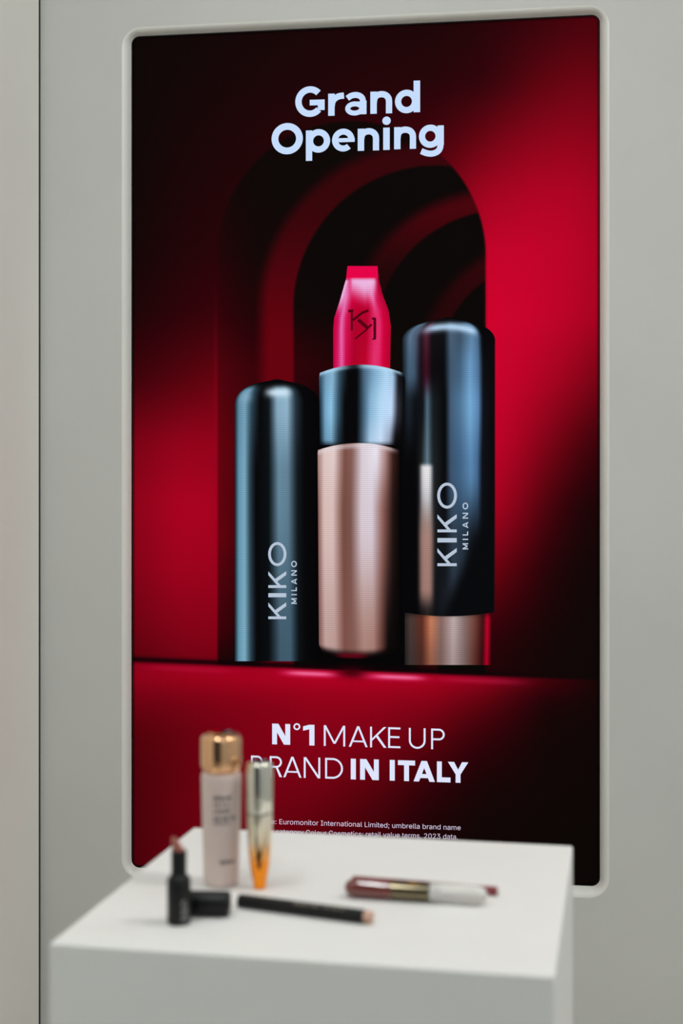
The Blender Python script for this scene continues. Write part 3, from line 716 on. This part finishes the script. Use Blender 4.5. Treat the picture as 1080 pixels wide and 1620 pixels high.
# shadow stick
p0 = on_top(377, 1436); p1 = on_top(588.5, 1463.5)
ang = math.atan2(p1[1]-p0[1], p1[0]-p0[0]); LEN = math.dist(p0, p1)
st = empty('eyeshadow_stick', (p0[0], p0[1]+.002, TOPZ), (0, 0, ang))
tag(st, 'slender black eyeshadow stick with a beige end, lying on the pedestal', 'pencil')
RS = .0056
lathe('barrel', [(.0047, 0), (.0053, .0004), (RS, .0014), (RS, LEN-.0072), (.0050, LEN-.0068)], M_BLACK, st, loc=(0, 0, RS), axis='X')
lathe('colour_end', [(.0046, LEN-.0075), (.0049, LEN-.0070), (.0049, LEN-.0008), (.0044, LEN-.0001), (.0030, LEN)], M_BEIGE, st, loc=(0, 0, RS), axis='X')
lathe('cap_joint', [(RS-.0001, .0440), (RS+.0001, .0442), (RS+.0001, .0446), (RS-.0001, .0448)], M_BLACK, st, loc=(0, 0, RS), axis='X')
for x0, wd in ((.053, .021), (.080, .017)):
    pol = [[(-.0018+b, x0+a) for a, b in p] for p in scribble(wd, .0030, .0006, int(x0*1000))]
    # wrap round the lying barrel, on the side turned up and towards the viewer
    V, F = [], []
    for p in pol:
        b = len(V)
        for t, xx in p:
            a = math.radians(118)+t/RS*-1; V.append((xx, -(RS+.0002)*math.sin(a-math.pi/2), RS+(RS+.0002)*math.cos(a-math.pi/2)))
        F.append(tuple(range(b, b+len(p))))
    mesh_obj('print', V, F, M_PRINTM, st)

# double-ended gloss
g0 = on_top(545, 1419.5); g1 = on_top(770.5, 1433.5)
ang = math.atan2(g1[1]-g0[1], g1[0]-g0[0]); LEN = math.dist(g0, g1); RG = .0083
gl = empty('lip_gloss', (g0[0], g0[1]+.002, TOPZ), (0, 0, ang))
tag(gl, 'double-ended lip gloss, rust red one end and clear the other, metal band between', 'lip gloss')
lathe('colour_tube', [(.0022, 0), (.0042, .0009), (.0060, .0026), (.0074, .0054), (.0081, .0090), (RG, .0125), (RG, LEN*.332)], M_RUST, gl, loc=(0, 0, RG), axis='X')
bd = lathe('metal_band', [(.0080, LEN*.332), (RG, LEN*.332+.0002), (RG, LEN*.603-.0003), (.0080, LEN*.603)], M_BAND, gl, loc=(0, 0, RG), axis='X')
lathe('clear_tube', [(.0075, LEN*.603), (.0081, LEN*.603+.0004), (.0081, LEN-.0130), (.0078, LEN-.0085), (.0070, LEN-.0050), (.0056, LEN-.0024), (.0036, LEN-.0006), (.0015, LEN)], M_CLEAR, gl, loc=(0, 0, RG), axis='X')
lathe('plug', [(.0060, LEN*.604+.0006), (.0066, LEN*.604+.0010), (.0066, LEN*.604+.0075), (.0060, LEN*.604+.0079)], M_MILKY, gl, loc=(0, 0, RG), axis='X')
V, F = [], []
for p in ring(.0605, 0, .0046, .0026, .0010)+rect(.0560, .0650, -.0036, -.0029)+stroke([(.0590, -.001), (.0605, .0012), (.0620, -.001)], .0008):
    b = len(V)
    for xx, t in p:
        a = math.radians(20)+t/RG; V.append((xx, -(RG+.0002)*math.sin(a), (RG+.0002)*math.cos(a)))
    F.append(tuple(range(b, b+len(p))))
mesh_obj('gold_mark', V, F, M_GOLD, bd)

# lip pencil behind it
q0 = on_top(557, 1400); q1 = on_top(787, 1418)
ang = math.atan2(q1[1]-q0[1], q1[0]-q0[0]); LEN = math.dist(q0, q1); RP = .0039
pc = empty('lip_pencil', (q0[0], q0[1]+.002, TOPZ), (0, 0, ang))
tag(pc, 'thin maroon lip pencil lying close behind the lip gloss', 'pencil')
lathe('barrel', [(.0032, 0), (.0037, .0004), (RP, .0010), (RP, LEN-.0125), (.0037, LEN-.0123)], M_MAROON, pc, n=32, loc=(0, 0, RP), axis='X')
lathe('end_cap', [(.0036, LEN-.0123), (RP, LEN-.0120), (RP, LEN-.0010), (.0035, LEN-.0003), (.0028, LEN)], M_MAROON, pc, n=32, loc=(0, 0, RP), axis='X')

# ------------------------------------------------------------------ frames of the ceiling lamps, the added unseen one included
M_FRAME = mat('lamp_frame_white', (235, 235, 235), .4, noise=.01)
for (x, y), sx, sy, p, c in PANELS:
    bm = bmesh.new()
    for x0, x1, y0, y1 in ((-sx/2-.02, sx/2+.02, -sy/2-.02, -sy/2), (-sx/2-.02, sx/2+.02, sy/2, sy/2+.02), (-sx/2-.02, -sx/2, -sy/2, sy/2), (sx/2, sx/2+.02, -sy/2, sy/2)):
        b2 = box_bm(x0, x1, y0, y1, -.016, 0); t_ = bpy.data.meshes.new('t'); b2.to_mesh(t_); b2.free(); bm.from_mesh(t_); bpy.data.meshes.remove(t_)
    o = bm_obj('ceiling_lamp_frame', bm, M_FRAME, loc=(x, y, CEIL)); tag(o, 'white frame of a flat ceiling lamp', 'ceiling lamp', 'ceiling lamps')
